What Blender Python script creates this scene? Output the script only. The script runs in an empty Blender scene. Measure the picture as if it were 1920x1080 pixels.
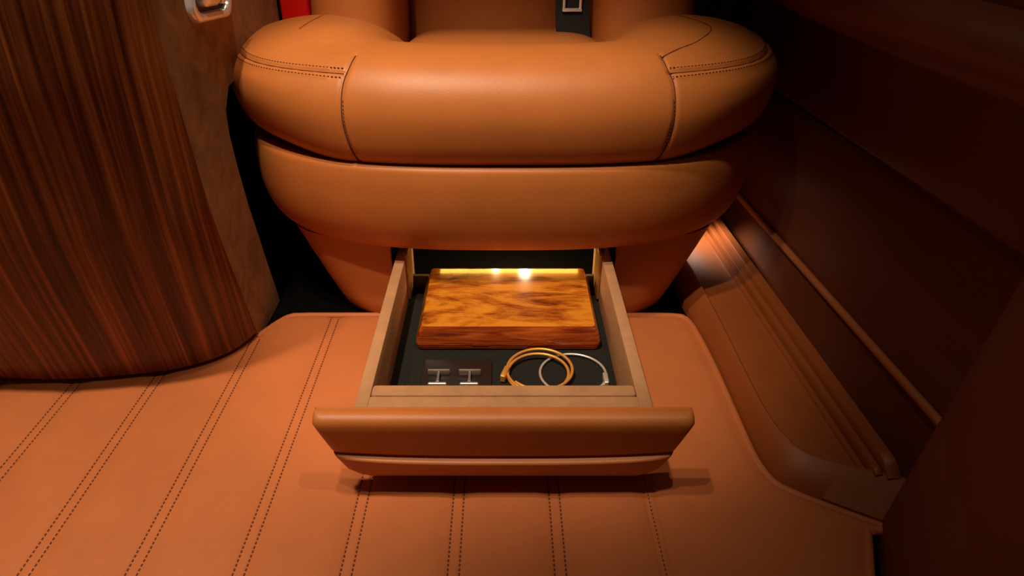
import bpy, bmesh, math, random
from mathutils import Vector, Matrix
from mathutils.bvhtree import BVHTree
random.seed(4)
PI = math.pi
SC = bpy.context.scene
COL = SC.collection

# ------------------------------------------------------------------ camera, world, lights, exposure
TH = math.atan(780/1330)                      # downward pitch
CAMZ = 0.58
cd = bpy.data.cameras.new('camera'); cam = bpy.data.objects.new('camera', cd); COL.objects.link(cam)
cd.sensor_width = 36; cd.lens = 1330/1920*36; cd.shift_x = 16/1920; cd.clip_start = 0.01
cam.location = (0, 0, CAMZ); cam.rotation_euler = (PI/2-TH, 0, 0)
SC.camera = cam
SC.view_settings.view_transform = 'Standard'; SC.view_settings.look = 'None'
SC.view_settings.gamma = 1; SC.view_settings.exposure = 0.90
SC.view_settings.use_curve_mapping = False

w = bpy.data.worlds.new('world'); SC.world = w; w.use_nodes = True
w.node_tree.nodes['Background'].inputs[0].default_value = (1.0, 0.62, 0.34, 1)
w.node_tree.nodes['Background'].inputs[1].default_value = 0.022

def spot(loc, tgt, energy, size, blend=0.5, radius=0.02, col=(1, .81, .58)):
    l = bpy.data.lights.new('unseen_spot', 'SPOT'); l.energy = energy; l.spot_size = math.radians(size)
    l.spot_blend = blend; l.shadow_soft_size = radius; l.color = col
    o = bpy.data.objects.new('unseen_spot', l); COL.objects.link(o); o.location = loc
    o.rotation_euler = (Vector(tgt)-Vector(loc)).to_track_quat('-Z', 'Y').to_euler()
    return o
spot((-0.335, 0.42, 1.60), (-0.06, 0.84, 0.30), 22, 38, 0.9, 0.025)     # front left, on the seat
spot((-0.335, 0.22, 1.60), (-0.03, 0.82, 0.24), 29, 31.5, 0.8, 0.02)      # further forward, on the seat
spot((-0.62, 0.40, 1.60), (-0.54, 0.46, 0.0), 45, 40, 0.9, 0.03)      # over the left of the floor
spot((0.28, 0.30, 1.60), (-0.20, 0.56, 0.0), 9, 40, 0.8, 0.012)       # front right, weaker
spot((0.06, 0.86, 1.60), (0.50, 0.50, 0.25), 4, 30, 0.8, 0.012)        # added fill on the door side; cone edge stands in for the seat shadow
spot((-0.16, 0.70, 1.60), (-0.34, 1.06, 0.42), 14, 22, 0.8, 0.02)     # added unseen fill from the left, brightens the belt buckle, latch and suede

# ------------------------------------------------------------------ helpers
def px(x, y, z=None, Y=None, X=None):
    """photo pixel -> world point on the plane z=, y= or x= const"""
    a = (x-944)/1330; b = (y-540)/1330
    d = Vector((a, math.cos(TH)-b*math.sin(TH), -math.sin(TH)-b*math.cos(TH)))
    if z is not None: k = (z-CAMZ)/d.z
    elif Y is not None: k = Y/d.y
    else: k = X/d.x
    return Vector((d.x*k, d.y*k, CAMZ+d.z*k))

ORG = {}
def empty(name, loc, label, cat, group=None):
    o = bpy.data.objects.new(name, None); COL.objects.link(o); o.location = loc; o.empty_display_size = .02
    ORG[o.name] = Vector(loc); o['label'] = label; o['category'] = cat
    if group: o['group'] = group
    return o
def obj(name, vf, mat, parent=None, smooth=True, label=None, auto=40):
    V, F = vf
    org = ORG[parent.name] if parent else Vector((0, 0, 0))
    m = bpy.data.meshes.new(name)
    m.from_pydata([Vector(v)-org for v in V], [], F)
    bm = bmesh.new(); bm.from_mesh(m); bmesh.ops.recalc_face_normals(bm, faces=bm.faces); bm.to_mesh(m); bm.free()
    if smooth:
        m.polygons.foreach_set('use_smooth', [True]*len(m.polygons))
        if auto: m.set_sharp_from_angle(angle=math.radians(auto))
    m.materials.append(mat)
    o = bpy.data.objects.new(name, m); COL.objects.link(o)
    if parent: o.parent = parent
    ORG[o.name] = org
    if label: o['label'] = label
    return o
def tagm(o, label, cat, group=None):
    o['label'] = label; o['category'] = cat
    if group: o['group'] = group
    return o
def struct(o): o['kind'] = 'structure'; return o

def join(*vfs):
    V = []; F = []
    for v, f in vfs:
        n = len(V); V += [Vector(p) for p in v]; F += [tuple(i+n for i in q) for q in f]
    return V, F
def box(x0, x1, y0, y1, z0, z1, r=0.0, seg=3):
    bm = bmesh.new(); bmesh.ops.create_cube(bm, size=1)
    for v in bm.verts:
        v.co = Vector(((x0+x1)/2+v.co.x*(x1-x0), (y0+y1)/2+v.co.y*(y1-y0), (z0+z1)/2+v.co.z*(z1-z0)))
    if r: bmesh.ops.bevel(bm, geom=bm.edges[:], offset=r, segments=seg, profile=.5, affect='EDGES')
    V = [v.co.copy() for v in bm.verts]; F = [tuple(v.index for v in f.verts) for f in bm.faces]; bm.free()
    return V, F
def xf(vf, M): return [M @ Vector(v) for v in vf[0]], vf[1]
def loft(rows, closed=False, cap=False):
    n = len(rows[0]); V = [Vector(p) for r in rows for p in r]; F = []
    for i in range(len(rows)-1):
        for j in range(n if closed else n-1):
            k = (j+1) % n
            F.append((i*n+j, i*n+k, (i+1)*n+k, (i+1)*n+j))
    if cap:
        F.append(tuple(range(n))); F.append(tuple((len(rows)-1)*n+j for j in range(n)))
    return V, F
def tube(pts, r, n=8, cyc=False, cap=True, flat=1.0):
    P = [Vector(p) for p in pts]; N = len(P); rows = []
    up = None
    for i, p in enumerate(P):
        a = P[(i-1) % N] if (cyc or i) else p; b = P[(i+1) % N] if (cyc or i < N-1) else p
        t = (b-a).normalized()
        if up is None: up = Vector((0, 0, 1)) if abs(t.z) < .9 else Vector((0, 1, 0))
        s = t.cross(up).normalized(); u = s.cross(t).normalized(); up = u
        rr = r(i/(N-1)) if callable(r) else r
        rows.append([p+s*math.cos(q*2*PI/n)*rr+u*math.sin(q*2*PI/n)*rr*flat for q in range(n)])
    if cyc: rows.append(rows[0])
    return loft(rows, True, cap and not cyc)
def rrect(hw, hd, r, k=6):
    r = min(r, hw*.99, hd*.99); o = []
    for cx, cy, a0 in ((hw-r, hd-r, 0), (-hw+r, hd-r, PI/2), (-hw+r, -hd+r, PI), (hw-r, -hd+r, 1.5*PI)):
        for i in range(k+1):
            a = a0+PI/2*i/k; o.append((cx+r*math.cos(a), cy+r*math.sin(a)))
    return o
def layers(cx, cy, L, k=6):
    """L: (z, half width, half depth, corner radius)"""
    return loft([[(cx+x, cy+y, z) for x, y in rrect(hw, hd, r, k)] for z, hw, hd, r in L], True, True)
def cr(P, n):
    """smooth curve through control points (any dimension)"""
    P = [Vector(p) for p in P]; Q = [2*P[0]-P[1]]+P+[2*P[-1]-P[-2]]; out = []
    m = len(P)-1
    for i in range(n+1):
        s = i/n*m; k = min(int(s), m-1); t = s-k
        a, b, c, d = Q[k:k+4]
        out.append(0.5*((2*b)+(c-a)*t+(2*a-5*b+4*c-d)*t*t+(3*b-a-3*c+d)*t**3))
    return out
def resample(P, step):
    P = [Vector(p) for p in P]; out = [P[0]]; need = step
    for a, b in zip(P, P[1:]):
        L = (b-a).length; pos = 0
        while L-pos >= need:
            pos += need; out.append(a+(b-a)*(pos/L)); need = step
        need -= (L-pos)
    return out
def stitches(P, Nn, step=.0046, L=.0027, w=.0012, off=0.0, lift=.0002, dep=.0005):
    """short thread stitches along a curve P lying on a surface with normals from Nn(point)"""
    R = resample(P, step); V = []; F = []
    for a, b in zip(R, R[1:]):
        t = (b-a).normalized(); n = Nn((a+b)/2); s = t.cross(n).normalized(); n = s.cross(t).normalized()
        c = (a+b)/2+s*off+n*lift
        i = len(V)
        for e, ww, hh in ((-1, .45, .2), (-.6, 1, 1), (.6, 1, 1), (1, .45, .2)):
            for sx, sz in ((-1, 0), (-.5, .9), (.5, .9), (1, 0), (0, -.6)):
                V.append(c+t*(e*L/2)+s*(sx*ww*w/2)+n*(sz*dep*hh))
        for q in range(3):
            for j in range(5):
                k = (j+1) % 5; F.append((i+q*5+j, i+q*5+k, i+q*5+5+k, i+q*5+5+j))
        F.append(tuple(i+j for j in range(5))); F.append(tuple(i+15+j for j in range(5)))
    return V, F
UPN = lambda p: Vector((0, 0, 1))

# ------------------------------------------------------------------ materials
def mat(name, base, rough=.5, metal=0., **kw):
    m = bpy.data.materials.new(name); m.use_nodes = True; b = m.node_tree.nodes['Principled BSDF']
    b.inputs['Base Color'].default_value = (*base, 1); b.inputs['Roughness'].default_value = rough
    b.inputs['Metallic'].default_value = metal
    for k, v in kw.items(): b.inputs[k.replace('_', ' ')].default_value = v
    return m, m.node_tree, b
def nd(nt, typ, **kw):
    n = nt.nodes.new(typ)
    for k, v in kw.items():
        if hasattr(n, k): setattr(n, k, v)
        else: n.inputs[k.replace('_', ' ')].default_value = v
    return n
def coords(nt, scale=(1, 1, 1), rot=(0, 0, 0)):
    t = nd(nt, 'ShaderNodeTexCoord'); mp = nd(nt, 'ShaderNodeMapping')
    mp.inputs['Scale'].default_value = scale; mp.inputs['Rotation'].default_value = rot
    nt.links.new(t.outputs['Object'], mp.inputs[0]); return mp.outputs[0]
def noise(nt, vec, scale, detail=4, rough=.5, dist=0.):
    n = nd(nt, 'ShaderNodeTexNoise'); n.inputs['Scale'].default_value = scale; n.inputs['Detail'].default_value = detail
    n.inputs['Roughness'].default_value = rough; n.inputs['Distortion'].default_value = dist
    nt.links.new(vec, n.inputs['Vector']); return n.outputs['Fac']
def ramp(nt, fac, stops, interp='LINEAR'):
    r = nd(nt, 'ShaderNodeValToRGB'); e = r.color_ramp.elements; r.color_ramp.interpolation = interp
    while len(e) < len(stops): e.new(.5)
    for q, (p, c) in zip(e, stops): q.position = p; q.color = (*c, 1)
    nt.links.new(fac, r.inputs[0]); return r.outputs[0]
def bump(nt, b, h, strength, dist=.001):
    n = nd(nt, 'ShaderNodeBump'); n.inputs['Strength'].default_value = strength; n.inputs['Distance'].default_value = dist
    nt.links.new(h, n.inputs['Height']); nt.links.new(n.outputs[0], b.inputs['Normal'])
def leather(name, c, rough=.5, spec=.45, var=.06):
    m, nt, b = mat(name, c, rough); b.inputs['Specular IOR Level'].default_value = spec
    v = coords(nt)
    f = noise(nt, v, 14, 5, .6)
    col = ramp(nt, f, [(.3, tuple(x*(1-var) for x in c)), (.7, tuple(x*(1+var) for x in c))])
    nt.links.new(col, b.inputs['Base Color'])
    vo = nd(nt, 'ShaderNodeTexVoronoi'); vo.inputs['Scale'].default_value = 900; nt.links.new(v, vo.inputs['Vector'])
    bump(nt, b, vo.outputs['Distance'], .18, .0005)
    return m
TAN = (.54, .166, .038)
M_seat = leather('tan_leather', TAN, .46)
M_floor = leather('floor_leather', (.52, .148, .044), .55, .4)
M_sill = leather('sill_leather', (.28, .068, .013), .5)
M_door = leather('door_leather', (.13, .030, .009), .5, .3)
M_trim = leather('door_trim_leather', (.42, .13, .04), .45)
M_seam, _, _ = mat('seam_shadow', (.10, .02, .006), .8)
M_thread, _, _ = mat('brown_thread', (.10, .018, .008), .7)
M_black, _, _ = mat('black_carpet', (.0015, .001, .0008), 1., Specular_IOR_Level=.1)
M_dark, _, _ = mat('black_plastic', (.01, .009, .008), .5)
M_chrome, _, _ = mat('chrome', (.95, .93, .92), .2, .45)
M_gold, _, _ = mat('gold_metal', (.90, .42, .09), .38, .55)
M_silver, _, _ = mat('silver_metal', (.85, .80, .70), .36, .7)
M_steel, _, _ = mat('cufflink_steel', (.50, .42, .38), .3, .7)
M_red, _, _ = mat('red_plastic', (.95, .008, .006), .4)
M_web, nt, b = mat('black_webbing', (.008, .007, .007), .7)
M_brass, _, _ = mat('brass_runner', (.72, .40, .12), .35, .6)
M_led, nt, b = mat('warm_led', (1, .8, .5), .3)
b.inputs['Emission Color'].default_value = (1, .72, .38, 1); b.inputs['Emission Strength'].default_value = 60

M_diff, nt, b = mat('light_strip', (1, .7, .3), .4)
b.inputs['Emission Color'].default_value = (1, .50, .08, 1); b.inputs['Emission Strength'].default_value = 6.5
M_glow, nt, b = mat('soft_lamp', (1, .85, .6), .4)
b.inputs['Emission Color'].default_value = (1, .78, .5, 1); b.inputs['Emission Strength'].default_value = 4.0
def suede(name, c, var=.35, bs=.5):
    m, nt, b = mat(name, c, .95); b.inputs['Specular IOR Level'].default_value = .1
    b.inputs['Sheen Weight'].default_value = 0
    v = coords(nt); f = noise(nt, v, 26, 6, .65, .6)
    nt.links.new(ramp(nt, f, [(.3, tuple(x*(1-var) for x in c)), (.7, tuple(x*(1+var) for x in c))]), b.inputs['Base Color'])
    bump(nt, b, noise(nt, v, 1500, 2), bs, .0006)
    return m
M_suede = suede('brown_suede', (.34, .185, .090), .32)
M_rim = suede('tan_suede', (.47, .235, .115), .12, .8)
M_felt, nt, b = mat('black_felt', (.012, .012, .008), 1.)
v = coords(nt); nt.links.new(ramp(nt, noise(nt, v, 420, 5, .8), [(.35, (.001, .001, .001)), (.75, (.017, .016, .009))]), b.inputs['Base Color'])
bump(nt, b, noise(nt, v, 900, 3), 1., .001)
M_acryl, nt, b = mat('smoked_acrylic', (.022, .015, .012), .35); b.inputs['Transmission Weight'].default_value = .15; b.inputs['IOR'].default_value = 1.45

# walnut veneer of the console
M_walnut, nt, b = mat('walnut_veneer', (.1, .03, .01), .33); b.inputs['Specular IOR Level'].default_value = .4
def uvc(sc):
    t = nd(nt, 'ShaderNodeUVMap'); t.uv_map = 'grain'; mp = nd(nt, 'ShaderNodeMapping'); mp.inputs['Scale'].default_value = sc
    nt.links.new(t.outputs[0], mp.inputs[0]); return mp.outputs[0]
v = uvc((1, .02, 1)); v2 = uvc((1, .3, 1)); v3 = uvc((1, .012, 1))
g1 = noise(nt, v, 105, 3, .6, 0); g2 = noise(nt, v2, 5, 3, .5); g3 = noise(nt, v3, 220, 3, .6)
mx = nd(nt, 'ShaderNodeMath', operation='ADD'); mm = nd(nt, 'ShaderNodeMath', operation='MULTIPLY'); mm.inputs[1].default_value = .16
nt.links.new(g2, mm.inputs[0]); nt.links.new(g1, mx.inputs[0]); nt.links.new(mm.outputs[0], mx.inputs[1])
m3 = nd(nt, 'ShaderNodeMath', operation='MULTIPLY_ADD'); m3.inputs[1].default_value = .40
nt.links.new(g3, m3.inputs[0]); nt.links.new(mx.outputs[0], m3.inputs[2])
nt.links.new(ramp(nt, m3.outputs[0], [(.58, (.032, .006, .002)), (.72, (.10, .022, .006)), (.86, (.21, .055, .012)), (1., (.38, .14, .032))]), b.inputs['Base Color'])
bump(nt, b, g3, .15, .0004)

# figured gloss wood of the box
M_boxw, nt, b = mat('figured_wood', (.6, .2, .03), .16); b.inputs['Coat Weight'].default_value = .6; b.inputs['Coat Roughness'].default_value = .06
v = coords(nt, (5, 15, 15), (0, 0, .42)); wv = noise(nt, v, 1.3, 6, .62, 1.9)
vf_ = coords(nt, (12, 60, 60), (0, 0, .35)); fi = noise(nt, vf_, 3.0, 4, .6, .8)
mx = nd(nt, 'ShaderNodeMath', operation='MULTIPLY_ADD'); mx.inputs[1].default_value = .35
nt.links.new(fi, mx.inputs[0]); nt.links.new(wv, mx.inputs[2])
nt.links.new(ramp(nt, mx.outputs[0], [(.49, (.12, .022, .004)), (.60, (.38, .090, .010)), (.73, (.66, .235, .02)), (.90, (.78, .27, .03))]), b.inputs['Base Color'])
M_boxd, nt, b = mat('figured_wood_side', (.4, .07, .015), .22); b.inputs['Coat Weight'].default_value = .5
v = coords(nt, (6, 60, 90), (0, .12, 0)); wv = noise(nt, v, 1.6, 5, .6, 1.2)
nt.links.new(ramp(nt, wv, [(.33, (.12, .014, .004)), (.5, (.42, .065, .010)), (.65, (.66, .14, .02))]), b.inputs['Base Color'])

# ------------------------------------------------------------------ setting: floor, walls, door, sill
struct(obj('floor', box(-1.5, 1.2, -.6, 1.8, -.05, -.002), M_black, smooth=False))
struct(obj('wall_back', box(-1.5, 1.2, 1.75, 1.8, -.05, 1.9), M_black, smooth=False))

# door card on the right: lower kick, tan strip, lower and upper fields, armrest
def dx(Y, z): return .462-.063*(Y-.5745)+.11*max(0, z-.08)*.5
def door_rows(prof, ys):
    return loft([[(dx(Y, z)+o, Y, z) for o, z in prof] for Y in ys])
YS = [.10+1.60*i/40 for i in range(41)]
card = door_rows([(.060, .0), (-.030, .0), (-.012, .05), (-.002, .078), (.0, .088), (.0, .12), (.0, .2), (.0, .262), (.001, .268), (.006, .271), (.007, .274), (.002, .277), (-.002, .283), (-.006, .32), (-.010, .36), (-.012, .395), (-.012, .60), (.06, .60)], YS)
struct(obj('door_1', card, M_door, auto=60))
d1 = bpy.data.objects['door_1']
obj('edge_strip', tube([(dx(Y, .081)-.004, Y, .081) for Y in YS], .0055, 10), M_trim, d1, label='tan leather strip')
def arm_row(Y, k):
    e = 1-k**6
    return [(dx(Y, .40)+.0-.012, Y, .404), (dx(Y, .4)-.03*e-.012, Y, .408), (dx(Y, .4)-.055*e-.012, Y, .418), (dx(Y, .4)-.068*e-.012, Y, .434), (dx(Y, .4)-.070*e-.012, Y, .452), (dx(Y, .4)-.06*e-.012, Y, .468), (dx(Y, .4)-.03*e-.012, Y, .474), (dx(Y, .4)-.012, Y, .474)]
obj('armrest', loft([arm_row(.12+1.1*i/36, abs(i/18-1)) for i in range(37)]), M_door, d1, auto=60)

# sill: leather upstand, sunken tread, ribbed outer edge
L1 = [(.262, 1.45), (.268, 1.10), (.277, .93), (.287, .80), (.289, .68), (.2895, .62), (.292, .585), (.3005, .558), (.319, .541), (.340, .528), (.362, .5145), (.384, .502), (.410, .490)]
L2 = [(.285, 1.45), (.292, 1.10), (.301, .962), (.3045, .82), (.3055, .70), (.3085, .632), (.3165, .598), (.3285, .578), (.346, .5665), (.370, .556), (.395, .546), (.425, .534), (.460, .520)]
l1 = cr([(x, y, 0) for x, y in L1], 90); l2 = cr([(x, y, 0) for x, y in L2], 90)
rows = []
for a, b_ in zip(l1, l2):
    rows.append([(a.x, a.y, -.002), (a.x+.001, a.y+.0005, .012), (a.x*.45+b_.x*.55, a.y*.45+b_.y*.55, .0265), (a.x*.12+b_.x*.88, a.y*.12+b_.y*.88, .0348), (b_.x, b_.y, .0358), (b_.x+.002, b_.y+.002, .034), (b_.x+.003, b_.y+.003, .020)])
rows = [rows[0]]+rows
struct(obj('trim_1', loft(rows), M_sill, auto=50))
def l3(Y): return .388+(1.103-Y)*.043
# tread between upstand and ribs
rows = []
for i, b_ in enumerate(l2):
    x3 = l3(b_.y)
    xs = [b_.x+.002, b_.x+.006]+[b_.x+.006+(x3-.030-b_.x-.006)*t for t in (.3, .6, .9, 1)] if b_.x < x3-.04 else [b_.x+.002+(.0005*q) for q in range(6)]
    rows.append([(x, b_.y+.003, z) for x, z in zip(xs, (.020, .027, .0285, .0285, .0285, .0285))])
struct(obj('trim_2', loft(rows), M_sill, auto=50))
t2 = bpy.data.objects['trim_2']
for k, (off, hh, ww) in enumerate(((-.030, .034, .0035), (-.019, .040, .0045), (-.005, .047, .0075))):
    ys = [.546-.005*k+(1.45-.546)*i/30 for i in range(31)]
    rows = []
    for Y in [ys[0], ys[0]+.004, ys[0]+.010, ys[0]+.018]+ys[1:]:
        h_ = min(hh, .0362+(Y-ys[0])*.7)
        rows.append([(l3(Y)+off-ww, Y, .018), (l3(Y)+off-ww, Y, h_-.002), (l3(Y)+off-ww+.0015, Y, h_), (l3(Y)+off+ww-.0015, Y, h_), (l3(Y)+off+ww, Y, h_-.002), (l3(Y)+off+ww, Y, .0)])
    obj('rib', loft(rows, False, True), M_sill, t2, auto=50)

# near side panel, lower right
def npt(Y, z):
    return (.384-.40*(.503-Y)+.135*z, Y, z)
rows = []
for i in range(25):
    Y = .503-.60*i/24
    rows.append([npt(Y, z) for z in (-.002, .02, .1, .2, .3, .4, .55)]+[(npt(Y, .55)[0]+.05, Y, .56)])
back = [[(npt(.503, z)[0]+.010, .508, z) for z in (-.002, .02, .1, .2, .3, .4, .55)]+[(npt(.503, .55)[0]+.06, .505, .56)],
        [(npt(.503, z)[0]+.003, .5065, z) for z in (-.002, .02, .1, .2, .3, .4, .55)]+[(npt(.503, .55)[0]+.055, .505, .56)]]
back0 = [[(.60, .508, z) for z in (-.002, .02, .1, .2, .3, .4, .55)]+[(.60, .508, .56)]]
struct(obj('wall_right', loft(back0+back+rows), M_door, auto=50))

# ------------------------------------------------------------------ quilted leather floor mat
mat_l = empty('floor_mat', (0, .6, 0), 'quilted tan leather floor mat with double stitched seams under the drawer', 'floor mat')
edge = cr([Vector((x-.0075, y, 0)) for x, y in L1[2:]], 160)
edge = [p for p in edge if p.y < .868]
corner = [Vector((.2645, .893, 0)), Vector((.2695, .887, 0)), Vector((.2722, .878, 0))]
edge = [Vector((.250, .8955, 0))]+corner+edge
edge += [Vector((.3655, .495, 0)), Vector((.3600, .480, 0)), Vector((.347, .447, 0)), Vector((.31, .35, 0)), Vector((.24, .20, 0))]
def xr(Y):
    for a, b_ in zip(edge, edge[1:]):
        if a.y >= Y >= b_.y and a.y > b_.y: return a.x+(b_.x-a.x)*(a.y-Y)/(a.y-b_.y)
    return edge[0].x if Y > edge[0].y else edge[-1].x
SEAMX = [-.149+.1015*k for k in (-5, -4, -3, -2, -1, 0, 1, 2, 3)]
def seam_x(k, Y): return SEAMX[k]+(0 if k < 8 else .004)
def xl(Y): return -1.0 if Y < .846 else -.345+(Y-.846)*.45
def mat_z(x, Y):
    d = min(abs(x-s) for s in SEAMX)
    z = .0075+.0022*(1-math.exp(-(max(0, d-.0050)/.010)**2))-.0008*math.exp(-((d-.0055)/.0012)**2)
    e = min(xr(Y)-x, .895-Y)
    return z-.003*math.exp(-(max(0, e-.001)/.006)**2)
ys = sorted(set([.20+.695*i/150 for i in range(151)]+[.8935, .890, .846, .8465]))
base_x = []
x = -1.0
allx = []
while x < .40:
    d = min(abs(x-s) for s in SEAMX); allx.append(x); x += .0009 if d < .009 else (.0025 if d < .03 else .006)
V = []; F = []; W = len(allx)
for Y in ys:
    a, b_ = xl(Y), xr(Y)
    for X in allx:
        xx = min(max(X, a), b_); V.append((xx, Y, mat_z(xx, Y)))
for i in range(len(ys)-1):
    for j in range(W-1):
        q = (i*W+j, i*W+j+1, (i+1)*W+j+1, (i+1)*W+j)
        A, B, C, D = [V[k] for k in q]
        if max(abs(A[0]-B[0]), abs(D[0]-C[0])) > 1e-6: F.append(q)
obj('quilted_panel', (V, F), M_floor, mat_l, auto=0)
for k in range(9):
    ln = [Vector((seam_x(k, Y), Y, .0071)) for Y in [.21+.68*i/200 for i in range(201)] if Y < (.9 if seam_x(k, Y) > -.34 else .84)]
    obj('stitching', join(*[stitches(ln, UPN, .0052, .0030, .0016, o, .0003, .0004) for o in (-.0055, .0055)]), M_thread, mat_l)
bp = [Vector((-.352, .838, .006)), Vector((-.335, .872, .006)), Vector((-.324, .889, .006)), Vector((-.315, .8955, .006)), Vector((-.29, .897, .006)), Vector((0, .897, .006)), Vector((.235, .8965, .006))]+[Vector((p.x+.0015, p.y, .006)) for p in edge]
bpts = resample(bp, .005)
obj('edge_binding', tube(bpts, .0052, 10, flat=.9), M_floor, mat_l)
en = [Vector((p.x-.011, p.y-.004, .0072)) for p in edge[6:] if p.y > .26]
obj('stitching', stitches(en, UPN, .0052, .003, .0015, 0, .0003, .0004), M_thread, mat_l)

# ------------------------------------------------------------------ walnut and suede console, left
con = empty('console', (-.6, 1.0, 0), 'walnut veneered side console with brown suede flank, left of the seat', 'console')
def seamY(z):
    T = [(0, .843), (.03, .833), (.09, .816), (.16, .795), (.234, .777), (.337, .763), (.408, .754), (.47, .750), (.66, .748), (.90, .75)]
    for (a, p), (b_, q) in zip(T, T[1:]):
        if a <= z <= b_: return p+(q-p)*(z-a)/(b_-a)
    return T[-1][1]
plan = cr([(-.350, .843, 0), (-.357, .822, 0), (-.370, .797, 0), (-.393, .775, 0), (-.425, .758, 0), (-.465, .747, 0), (-.557, .734, 0), (-.66, .738, 0), (-.80, .760, 0), (-.95, .80, 0)], 110)
rows = []
zs = [.016, .017, .020]+[.03+.83*i/50 for i in range(51)]
for z in zs:
    r_ = .004 if z == .016 else 0
    rows.append([(p.x, p.y+seamY(z)-.843+r_, z) for p in plan])
rows = [[(p.x, p.y+.05, .016) for p in plan]]+rows+[[(p.x, p.y+.2, .86) for p in plan]]
wp = obj('wood_panel', loft(rows), M_walnut, con, auto=50)
arc = [0.]
for a, b_ in zip(plan, plan[1:]): arc.append(arc[-1]+(b_-a).length)
uvl = wp.data.uv_layers.new(name='grain'); npl = len(plan)
for lp in wp.data.loops:
    k_ = lp.vertex_index; zz = rows[k_//npl][k_ % npl][2]; uvl.data[lp.index].uv = (arc[k_ % npl]+zz*.06, zz)
kick = [[(p.x-.03, p.y+.045, z) for p in plan] for z in (-.002, .018)]
obj('toe_kick', loft(kick), M_dark, con)
# suede flank: outline on the vertical plane x = -.351
front = [(seamY(z)+.001, z) for z in (.0, .03, .06, .09, .16, .234, .3, .337, .408, .47, .62, .86)]
rear = [(1.17, .86), (1.17, .37), (1.14, .355), (1.05, .350), (.95, .348), (.910, .344), (.886, .32), (.882, .29), (.888, .24), (.900, .18), (.914, .13), (.930, .07), (.945, .02), (.95, .0), (.90, 0)]
out = front+rear
V = [(-.3505, y, z) for y, z in out]+[(-.385, y+(.0 if y < .86 else -.006), z) for y, z in out]; n = len(out)
F = [tuple(range(n)), tuple(range(n, 2*n))]+[(i, (i+1) % n, n+(i+1) % n, n+i) for i in range(n)]
obj('suede_panel', (V, F), M_suede, con, smooth=False)
obj('carcass', box(-.95, -.41, .98, 1.2, 0, .85), M_dark, con, smooth=False)
# chrome latch
def yz(loop, x): return [(x, y, z) for y, z in loop]
def place(vf, M=None): return vf
def latchM(): return Matrix.Translation((-.350, .893, .468)) @ Matrix.Rotation(math.radians(-5), 4, 'X') @ Matrix.Rotation(PI/2, 4, 'Y')
A = latchM()
ring_o = rrect(.040, .062, .020, 8); 
rows = []
for (s, h) in ((0, 0), (0, .006), (.0015, .0085), (.005, .010), (.009, .0085), (.0105, .005), (.0105, .002)):
    rows.append([(x*(1-s/.040), y*(1-s/.062), h) for x, y in ring_o])
obj('latch_frame', xf(loft(rows, True, False), A), M_chrome, con)
obj('latch_recess', xf(layers(0, 0, [(.0005, .031, .052, .014), (.002, .031, .052, .014)]), A), M_dark, con)
obj('latch_lever', xf(layers(.0, -.010, [(.001, .024, .028, .014), (.010, .024, .028, .014), (.015, .020, .024, .012), (.017, .012, .016, .01)]), A), M_chrome, con)
obj('latch_lever', xf(layers(.0, .034, [(.001, .024, .006, .004), (.008, .024, .006, .004), (.010, .021, .004, .003)]), A), M_chrome, con)

# ------------------------------------------------------------------ the seat
seat = empty('seat', (0, 1.12, 0), 'tan leather passenger seat with padded bolsters and an open drawer beneath', 'seat')
def outline(a, yf, yc, n, yb, N=150, nb=26):
    P = []
    for i in range(nb): P.append((-a, yb+(yc-yb)*i/nb))
    for i in range(N+1):
        t = PI*i/N; c, s = -math.cos(t), math.sin(t)
        P.append((a*math.copysign(abs(c)**(2/n), c), yc-(yc-yf)*abs(s)**(2/n)))
    for i in range(1, nb+1): P.append((a, yc+(yb-yc)*i/nb))
    # even spacing
    Q = [Vector((x, y, 0)) for x, y in P]; L = sum((b_-a_).length for a_, b_ in zip(Q, Q[1:]))
    R = resample(Q, L/ (NS+.0001)); R = R[:NS]+[Q[-1]]
    return R
NS = 900
O = outline(.388, .818, 1.10, 2.75, 1.42)
I = outline(.150, .985, 1.12, 3.2, 1.42)
def profile(P, n): return [(q.x, q.y) for q in cr([(a, b_, 0) for a, b_ in P], n)]
pf = profile([(.075, .262), (.045, .259), (.022, .264), (.007, .283), (0, .315), (.002, .340), (.012, .362), (.030, .380), (.055, .391), (.085, .3955), (.115, .392), (.145, .380), (.167, .360)], 150)
ps = profile([(.075, .262), (.055, .262), (.036, .270), (.014, .292), (.002, .325), (.0015, .348), (.009, .364), (.030, .380), (.070, .394), (.115, .401), (.150, .399), (.190, .389), (.223, .372), (.237, .362)], 150)
rows = []
for k, (o, i_) in enumerate(zip(O, I)):
    d = i_-o; L = d.length; d.normalize()
    f = min(1, max(0, (abs(o.x)-.20)/.13)); f = f*f*(3-2*f)
    r_ = []
    for (a, za), (c, zc) in zip(pf, ps):
        dd = (a*(1-f)*(L/.167)**.0+c*f); z = za*(1-f)+zc*f
        tmax = .167*(1-f)+.236*f
        if dd > .05: dd = .05+(dd-.05)*(L-.05)/(tmax-.05)
        q = o+d*dd; z -= max(0, q.y-1.085)**2*7.0*max(0, (z-.262)/.13); r_.append(Vector((q.x, q.y, z)))
    rows.append(r_)
CV, CF = loft(rows)
bvh = BVHTree.FromPolygons(CV, CF)
def hit(o, t):
    o = Vector(o); t = Vector(t); r = bvh.ray_cast(o, (t-o).normalized())
    return r[0], r[1]
def cam_hit(x, y):
    p = px(x, y, Y=2.0); c = Vector((0, 0, CAMZ)); r = bvh.ray_cast(c, (p-c).normalized()); return r[0]
def nearest_n(p):
    r = bvh.find_nearest(p); n = r[1]
    return -n if n.dot(p-Vector((0, 1.1, .33))) < 0 else n
def snap(P):
    return [bvh.find_nearest(p)[0] for p in P]
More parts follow.
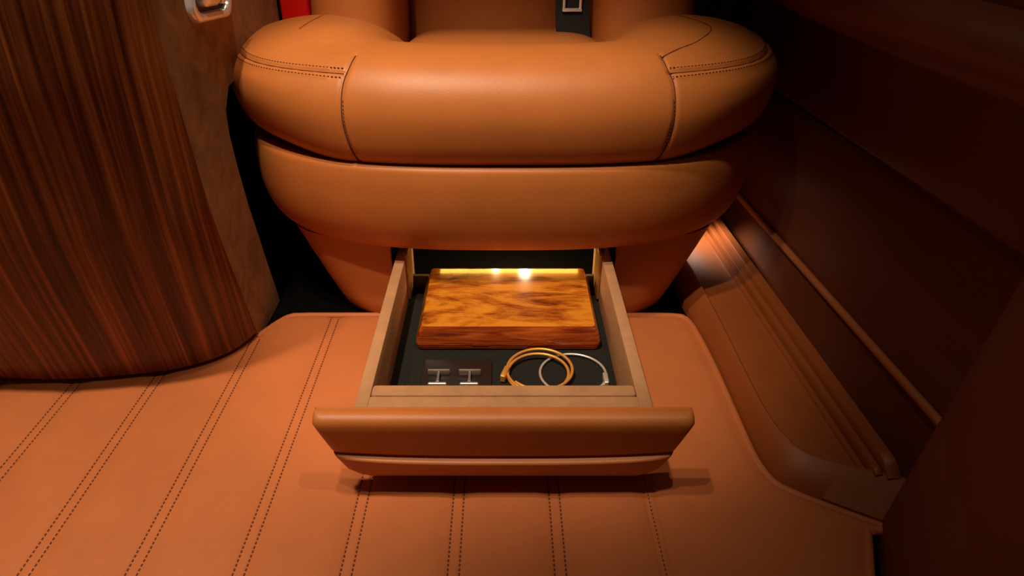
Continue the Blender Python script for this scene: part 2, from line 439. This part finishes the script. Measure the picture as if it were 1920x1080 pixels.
def seam_curve(pts3, n=60):
    return snap(resample(snap(cr(pts3, n)), .002))
def on_top(x, y): return hit((x, y, .6), (x, y, 0))[0]
def on_front(x, z): return hit((x, .5, z), (x, 2, z))[0]
SEAMS = {}
for sx in (-1, 1):
    o = .006
    v1 = [on_front(sx*.187+o, .2635), on_front(sx*.194+o, .285), on_front(sx*.199+o, .315), on_front(sx*.199+o, .345), on_front(sx*.196+o, .366), on_top(sx*.190+o, .862), on_top(sx*.184+o, .885)]
    SEAMS[('v', sx)] = seam_curve(v1)
    # top edge seam: from the vertical seam outward round the corner and back
    pts = []
    for k in range(NS+1):
        p = rows[k]
        if sx*(p[0].x) > 0 and sx*O[k].x > (.199 if sx < 0 else .207):
            for q0, q1 in zip(p, p[1:]):
                if q0.z <= .374 < q1.z:
                    pts.append(q0.lerp(q1, (.374-q0.z)/(q1.z-q0.z))); break
    if sx > 0: pts = pts[:]
    else: pts = pts[::-1]
    SEAMS[('t', sx)] = seam_curve(pts[::9], 150)
    tp = [on_top(sx*.186+o, .880), on_top(sx*.215, .905), on_top(sx*.245, .935), on_top(sx*.270, .975), on_top(sx*.282, 1.01), on_top(sx*.280, 1.035), on_top(sx*.262, 1.075), on_top(sx*.245, 1.11)]
    if sx < 0: tp = [on_top(-.277, 1.0), on_top(-.274, 1.03), on_top(-.268, 1.07), on_top(-.262, 1.11)]
    SEAMS[('i', sx)] = seam_curve(tp)
# press the seams into the padding
import numpy as np
cv = np.array([tuple(v) for v in CV]); push = np.zeros(len(cv))
from mathutils.kdtree import KDTree
for key, P in SEAMS.items():
    kd = KDTree(len(P))
    for i, p in enumerate(P): kd.insert(p, i)
    kd.balance(); wd = .0030 if key[0] != 't' else .0028; dp = .0022 if key[0] == 'v' else (.0022 if key[0] == 't' else .0014)
    if key == ('i', -1): dp = .003
    for i, v_ in enumerate(CV):
        d = kd.find(v_)[2]
        if d < .03:
            g = dp*math.exp(-(d/wd)**2)
            if key[0] == 't' and abs(v_.x) > .208: g -= .0010*math.exp(-((d-.0055)/.003)**2)
            push[i] += g
CV2 = []
for i, v_ in enumerate(CV):
    if abs(push[i]) > 1e-5: v_ = v_-nearest_n(v_)*push[i]
    CV2.append(v_)
cush = obj('bolster_cushion', (CV2, CF), M_seat, seat, auto=0)
bvh0 = bvh
for key, P in SEAMS.items():
    sunk = .0016 if key[0] == 'v' else (.0018 if key[0] == 't' else .0010)
    if key == ('i', -1): sunk = .0022
    obj('seam', tube([p-nearest_n(p)*sunk for p in P[::2]], .0007, 6), M_seam, cush)
    if key[0] == 'v':
        obj('stitching', stitches(P[:int(len(P)*.62)], nearest_n, .0046, .0026, .0012, -.0026*key[1], .0000, .0005), M_thread, cush)
    if key[0] == 't':
        obj('stitching', join(*[stitches(P, nearest_n, .0050, .0030, .0013, q, .0007, .0005) for q in (-.0062, .0062)]), M_thread, cush)
    if 0:
        obj('stitching', stitches(P, nearest_n, .0050, .0028, .0011, .0022, .0001, .0004), M_thread, cush)
# centre insert
rows = []
for i in range(40):
    Y = .93+.40*i/39
    zc = .390-.042*((Y-.93)/.4) + (0 if i < 39 else -.01)
    rows.append([(x_*.158, Y, zc-.026*abs(x_)**7-(.02 if abs(x_) > .999 else 0)) for x_ in [(-1+2*j/40) for j in range(41)]])
obj('seat_insert', loft(rows), M_seat, seat, auto=0)
# backrest
def pad(x0, x1, yf, z0, z1, bul, lean, depth=.10, nx=24, nz=30, e=8):
    rows = []
    for i in range(nz+1):
        v_ = -1+2*i/nz; z = z0+(z1-z0)*(i/nz); r_ = []
        for j in range(nx+1):
            u_ = -1+2*j/nx
            u2 = math.sin(u_*PI/2); 
            edge_ = (1-abs(u2)**e)**(1/2.5) if abs(u2) < 1 else 0
            r_.append(((x0+x1)/2+u2*(x1-x0)/2, yf+lean*(z-z0)+depth-(depth-bul+bul*(1-u2*u2)*1.0)*edge_, z))
        rows.append(r_)
    return loft(rows)
obj('backrest_panel', pad(-.170, .150, 1.205, .30, .74, .02, .22), M_seat, seat, auto=0)
obj('backrest_wing', pad(-.300, -.157, 1.078, .33, .74, .03, .24, .16), M_seat, seat, auto=0)
obj('backrest_wing', pad(.134, .300, 1.082, .33, .74, .03, .24, .16), M_seat, seat, auto=0)
obj('backrest_shell', box(-.27, .27, 1.30, 1.38, .05, .74, .02), M_seat, seat)
# apron
O2 = outline(.369, .828, 1.10, 2.75, 1.42)
cx0 = Vector((0, 1.12, 0))
pa = profile([(.060, .255), (.020, .261), (.008, .2635), (.003, .261), (.0, .254), (-.002, .235), (-.001, .205), (.005, .175), (.016, .152), (.032, .136), (.046, .130), (.075, .1285)], 90)
I2 = outline(.369-.10, .828+.10, 1.10, 2.75, 1.42)
rows = []
for o, i_ in zip(O2, I2):
    d = (i_-o).normalized()
    rows.append([(o.x+d.x*a, o.y+d.y*a, z) for a, z in pa])
obj('apron', loft(rows), M_seat, seat, auto=0)
# seat pan between cushion and apron (dark gap)
obj('seat_pan', loft([[(o.x*.93, 1.12+(o.y-1.12)*.90, z) for o in O2] for z in (.245, .275)]), M_dark, seat)
# plinth, with an opening for the drawer
def plinth_layer(z, a, yf, s=1):
    R = outline(a, yf, 1.02, 3.6, 1.42); return [(p.x, p.y, z) for p in R]
rows = [plinth_layer(z, a, yf) for z, a, yf in ((0.0, .238, .893), (.003, .246, .886), (.012, .255, .8825), (.03, .264, .8815), (.06, .279, .8815), (.10, .298, .8815), (.137, .315, .8815))]
PV, PF = loft(rows, True, True)
pl = obj('plinth', (PV, PF), M_seat, seat, auto=35)
cut = obj('cutter', box(-.158, .158, .5, 1.25, .012, .1295), M_dark)
md = pl.modifiers.new('b', 'BOOLEAN'); md.object = cut; md.operation = 'DIFFERENCE'; md.solver = 'EXACT'
cut.location = (0, 0, 0)
bpy.context.view_layer.update()
dg = bpy.context.evaluated_depsgraph_get(); nm = bpy.data.meshes.new_from_object(pl.evaluated_get(dg), depsgraph=dg)
pl.modifiers.clear(); pl.data = nm; bpy.data.objects.remove(cut)
cav = box(-.1575, .1575, .886, 1.249, .0125, .129)
obj('drawer_cavity', (cav[0], [f for f in cav[1] if not all(cav[0][i].y < .9 for i in f)]), M_black, seat, smooth=False)
# LED lamps above the drawer and beside the plinth
def led(x, y, z, sx, sy, e, size=.01, col=(1, .74, .42)):
    o = obj('led_lamp', box(x-sx, x+sx, y-sy, y+sy, z, z+.003), M_led, seat, smooth=False, label='lit warm white lamp')
    l = bpy.data.lights.new('led_light', 'AREA'); l.energy = e; l.size = size; l.color = col
    q = bpy.data.objects.new('led_light', l); COL.objects.link(q); q.location = (x, y, z-.001)
    return q
led(.034, .985, .1235, .0065, .009, .12)
led(-.012, .995, .1235, .0045, .005, .02)
obj('led_diffuser', box(-.100, .118, .9815, .998, .1262, .1285), M_diff, seat, smooth=False, label='glowing yellow light strip')
obj('side_lamp', box(.306, .318, 1.108, 1.132, .115, .118), M_glow, seat, smooth=False, label='small lit lamp beside the plinth')
spot((.312, 1.12, .1140), (.350, 1.08, .03), 1.1, 85, 1.0, .014, (1, .86, .66))

# ------------------------------------------------------------------ drawer
DZ = .115
drw = obj('drawer', box(-.1465, .1465, .560, .955, .036, .0445), M_felt, seat, smooth=False, label='open drawer lined with black felt')
for s in (-1, 1):
    a, b_ = sorted((s*.151, s*.1372))
    obj('side_wall', box(a, b_, .5515, .958, .034, DZ, .0012, 2), M_rim, drw)
    a, b_ = sorted((s*.1372, s*.1335))
    obj('runner', box(a, b_, .872, .914, .050, DZ+.006, .0006, 1), M_brass, drw)
obj('front_rail', box(-.1372, .1372, .5515, .572, .034, DZ-.0002, .0, 2), M_rim, drw)
obj('inner_lip', layers(0, .5815, [(.0445, .1368, .0088, .004), (DZ-.001, .1368, .0088, .004), (DZ+.0008, .1360, .0080, .0035)]), M_rim, drw)
obj('back_wall', box(-.1365, .1365, .9155, .921, .040, .064), mat('olive_panel', (.10, .10, .03), .6)[0], drw, smooth=False)
# leather drawer front with curved finger slit
rows = []
NU = 120
for i in range(NU+1):
    t = -1+2*i/NU; u = math.copysign(1-(1-abs(t))**1.6, t)
    zs_ = .0635+.0060*abs(u)**2.6; op = 1-abs(u)**8; g = (1-abs(u)**60)**.5
    P = [(.553, .033, 1), (.553, .1165, 1), (.5515, .1185, 1), (.5495, .1175, 1), (.5480, .1185, 1), (.5455, .1203, 0), (.5395, .1200, 0), (.5350, .1182, 0), (.5320, .1150, 0), (.5308, .110, 0), (.5318, .101, 0), (.5342, .087, 0), (.5368, zs_+.0045, 0), (.5380, zs_+.0018, 0), (.538+.008*op+.001, zs_+.0008, 0), (.538+.008*op+.001, zs_-.0010, 0), (.5375-.004*op, zs_-.0020, 0), (.5368-.0055*op, zs_-.0036, 0), (.5372-.0050*op, zs_-.0065, 0), (.5388, .0455, 0), (.5405, .0378, 0), (.5435, .0325, 0), (.5475, .031, 0), (.553, .033, 1)]
    r_ = []
    for y, z, e in P:
        hw = .165+(.190-.165)*min(1, max(0, (z-.040)/.070))
        if z > .110: hw -= .0030*((z-.110)/.0105)**2
        if z < .056: hw -= .014*((.056-z)/.020)**2.2
        yy = y if e else .553-(.553-y)*(.40+.60*g)
        r_.append((u*hw, yy, z))
    rows.append(r_)
obj('drawer_front', loft(rows, False, True), M_seat, drw, auto=0)

# ------------------------------------------------------------------ things in the drawer
FZ = .0445
bx = empty('wooden_box', (.006, .834, FZ), 'glossy figured orange brown wooden box lying in the open drawer', 'box')
bx.rotation_euler = (0, 0, 0)
obj('base', layers(.006, .833, [(FZ+.0003, .1150, .0775, .006), (FZ+.002, .1180, .0795, .007), (FZ+.0065, .1190, .0802, .007)]), M_boxd, bx)
lid = obj('lid', layers(.006, .833, [(FZ+.0075, .1175, .079, .007), (FZ+.0080, .1195, .0803, .007), (FZ+.014, .1195, .0803, .007), (FZ+.024, .1165, .0790, .006), (FZ+.0335, .1120, .0775, .005), (FZ+.0352, .1110, .0768, .005), (FZ+.0356, .1090, .0750, .004), (FZ+.0356, .1080, .0740, .004), (FZ+.0356, .1065, .0725, .004)]), M_boxw, bx, auto=30)
lid.data.materials.append(M_boxd)
for p_ in lid.data.polygons:
    if p_.normal.z < .72 and p_.normal.y < -.2: p_.material_index = 1
for xx, ww in ((-.030, .010), (.044, .013)):
    rows = []
    for i in range(13):
        a = PI*i/12; rows.append([(xx-ww*math.cos(a), .7522, FZ+.0078+.0055*math.sin(a)*(ww/.013)), (xx-ww*math.cos(a), .7575, FZ+.0078+.0055*math.sin(a)*(ww/.013))])
    V, F = loft(rows); n = len(V); F.append(tuple(range(0, n, 2)))
    obj('finger_notch', (V, F), M_boxd, bx, label='dark finger notch')
tray = obj('cufflink_tray', layers(-.0575, .692, [(FZ+.0003, .043, .036, .002), (FZ+.003, .043, .036, .002), (FZ+.0035, .0425, .0355, .002)]), M_acryl)
tagm(tray, 'smoked clear plate on the black felt holding two cufflinks', 'tray')
cl = empty('cufflink', (0, 0, 0), '', 'cufflink', 'silver cufflinks in the drawer')
cz = FZ+.0038
def cufflink(root):
    obj('face', box(-.0135, .0135, .017, .0200, .0, .008, .0010, 2), M_steel, root)
    obj('post', tube([(0, .0175, .005), (0, .004, .005), (0, -.004, .005)], lambda t: .0016 if t < .6 else .0028, 10), M_steel, root)
    obj('toggle', tube([(-.0115, -.006, .0045), (-.010, -.006, .0045), (-.004, -.006, .0045), (.004, -.006, .0045), (.010, -.006, .0045), (.0115, -.006, .0045)], lambda t: .0028 if .05 < t < .95 else .0012, 12), M_steel, root)
cufflink(cl)
cl2 = cl.copy(); COL.objects.link(cl2)
for ch in list(cl.children):
    c = ch.copy(); COL.objects.link(c); c.parent = cl2
p = px(821, 720, z=cz); cl.location = (p.x, p.y, cz); p = px(880, 720, z=cz); cl2.location = (p.x, p.y, cz)
cl['label'] = 'silver bar cufflink nearer the drawer side wall, left one of the pair'
cl2['label'] = 'silver bar cufflink nearer the bracelets, right one of the pair'
# bracelets
def ring(cx, cy, rx, ry, z0, tilt, a0, a1, n=80, ph=0.):
    return [(cx+rx*math.cos(a), cy+ry*math.sin(a), z0+tilt*math.sin(a+ph)) for a in [a0+(a1-a0)*i/n for i in range(n+1)]]
sc = px(1074, 704, z=FZ)
sv = obj('silver_bangle', tube(ring(sc.x, sc.y, .0405, .0405, FZ+.0030, 0, 0, 2*PI)[:-1], .0017, 10, True), M_silver)
tagm(sv, 'thin silver bangle lying under the gold bracelet on black felt', 'bracelet')
cp = Vector((sc.x+.0385, sc.y-.014, FZ+.004))
obj('clasp', xf(layers(0, 0, [(-.0038, .0028, .010, .0015), (.0038, .0028, .010, .0015), (.0045, .002, .009, .001)]), Matrix.Translation(cp)), M_silver, sv, label='square silver clasp')
gc = px(1012, 700, z=FZ)
pts = []
for i in range(241):
    a = -2.4+4*PI*i/240; k = i/240
    rr = .0415-.006*k
    pts.append((gc.x+rr*math.cos(a)-.004*k, gc.y-.0*k+rr*math.sin(a)-.010*k, FZ+.0065+.002*math.sin(a)+.0035*(1-k)))
gv = obj('gold_bracelet', tube(pts, .0019, 10), M_gold)
tagm(gv, 'double looped gold cord bracelet beside the wooden box', 'bracelet')
cp = Vector((gc.x-.043, gc.y-.010, FZ+.007))
obj('clasp', xf(layers(0, 0, [(-.004, .0032, .011, .0015), (.004, .0032, .011, .0015), (.005, .002, .009, .001)]), Matrix.Translation(cp) @ Matrix.Rotation(-.3, 4, 'Z')), M_gold, gv, label='gold bar clasp')

# ------------------------------------------------------------------ seat belt and buckle
sb = empty('seat_belt', (.106, 1.15, .33), 'black seat belt webbing with silver tongue hanging over the backrest', 'seat belt')
path = [(.118, 1.130, .315), (.112, 1.140, .345), (.106, 1.150, .38), (.106, 1.165, .44), (.106, 1.190, .56), (.106, 1.225, .72)]
rows = []
for i, p in enumerate(cr(path, 30)):
    rows.append([(p.x-.026, p.y, p.z), (p.x+.026, p.y, p.z), (p.x+.026, p.y+.0016, p.z), (p.x-.026, p.y+.0016, p.z)])
obj('webbing', loft(rows, True, True), M_web, sb)
def frame(cx, cy, z0, hw, hh, r):
    return tube([(cx+x, cy, z0+y) for x, y in rrect(hw, hh, .003, 4)], r, 8, True)
obj('belt_tongue', frame(.105, 1.1515, .418, .0125, .020, .0022), M_chrome, sb)
obj('tongue_bar', box(.090, .120, 1.149, 1.1535, .3955, .4005, .001, 2), M_chrome, sb)
bk = empty('belt_buckle', (-.335, 1.2, .30), 'red and black seat belt buckle between console and seat', 'buckle')
obj('housing', box(-.345, -.282, 1.175, 1.205, .20, .52, .006), M_dark, bk)
obj('release_button', box(-.344, -.300, 1.160, 1.179, .34, .46, .004), M_red, bk)
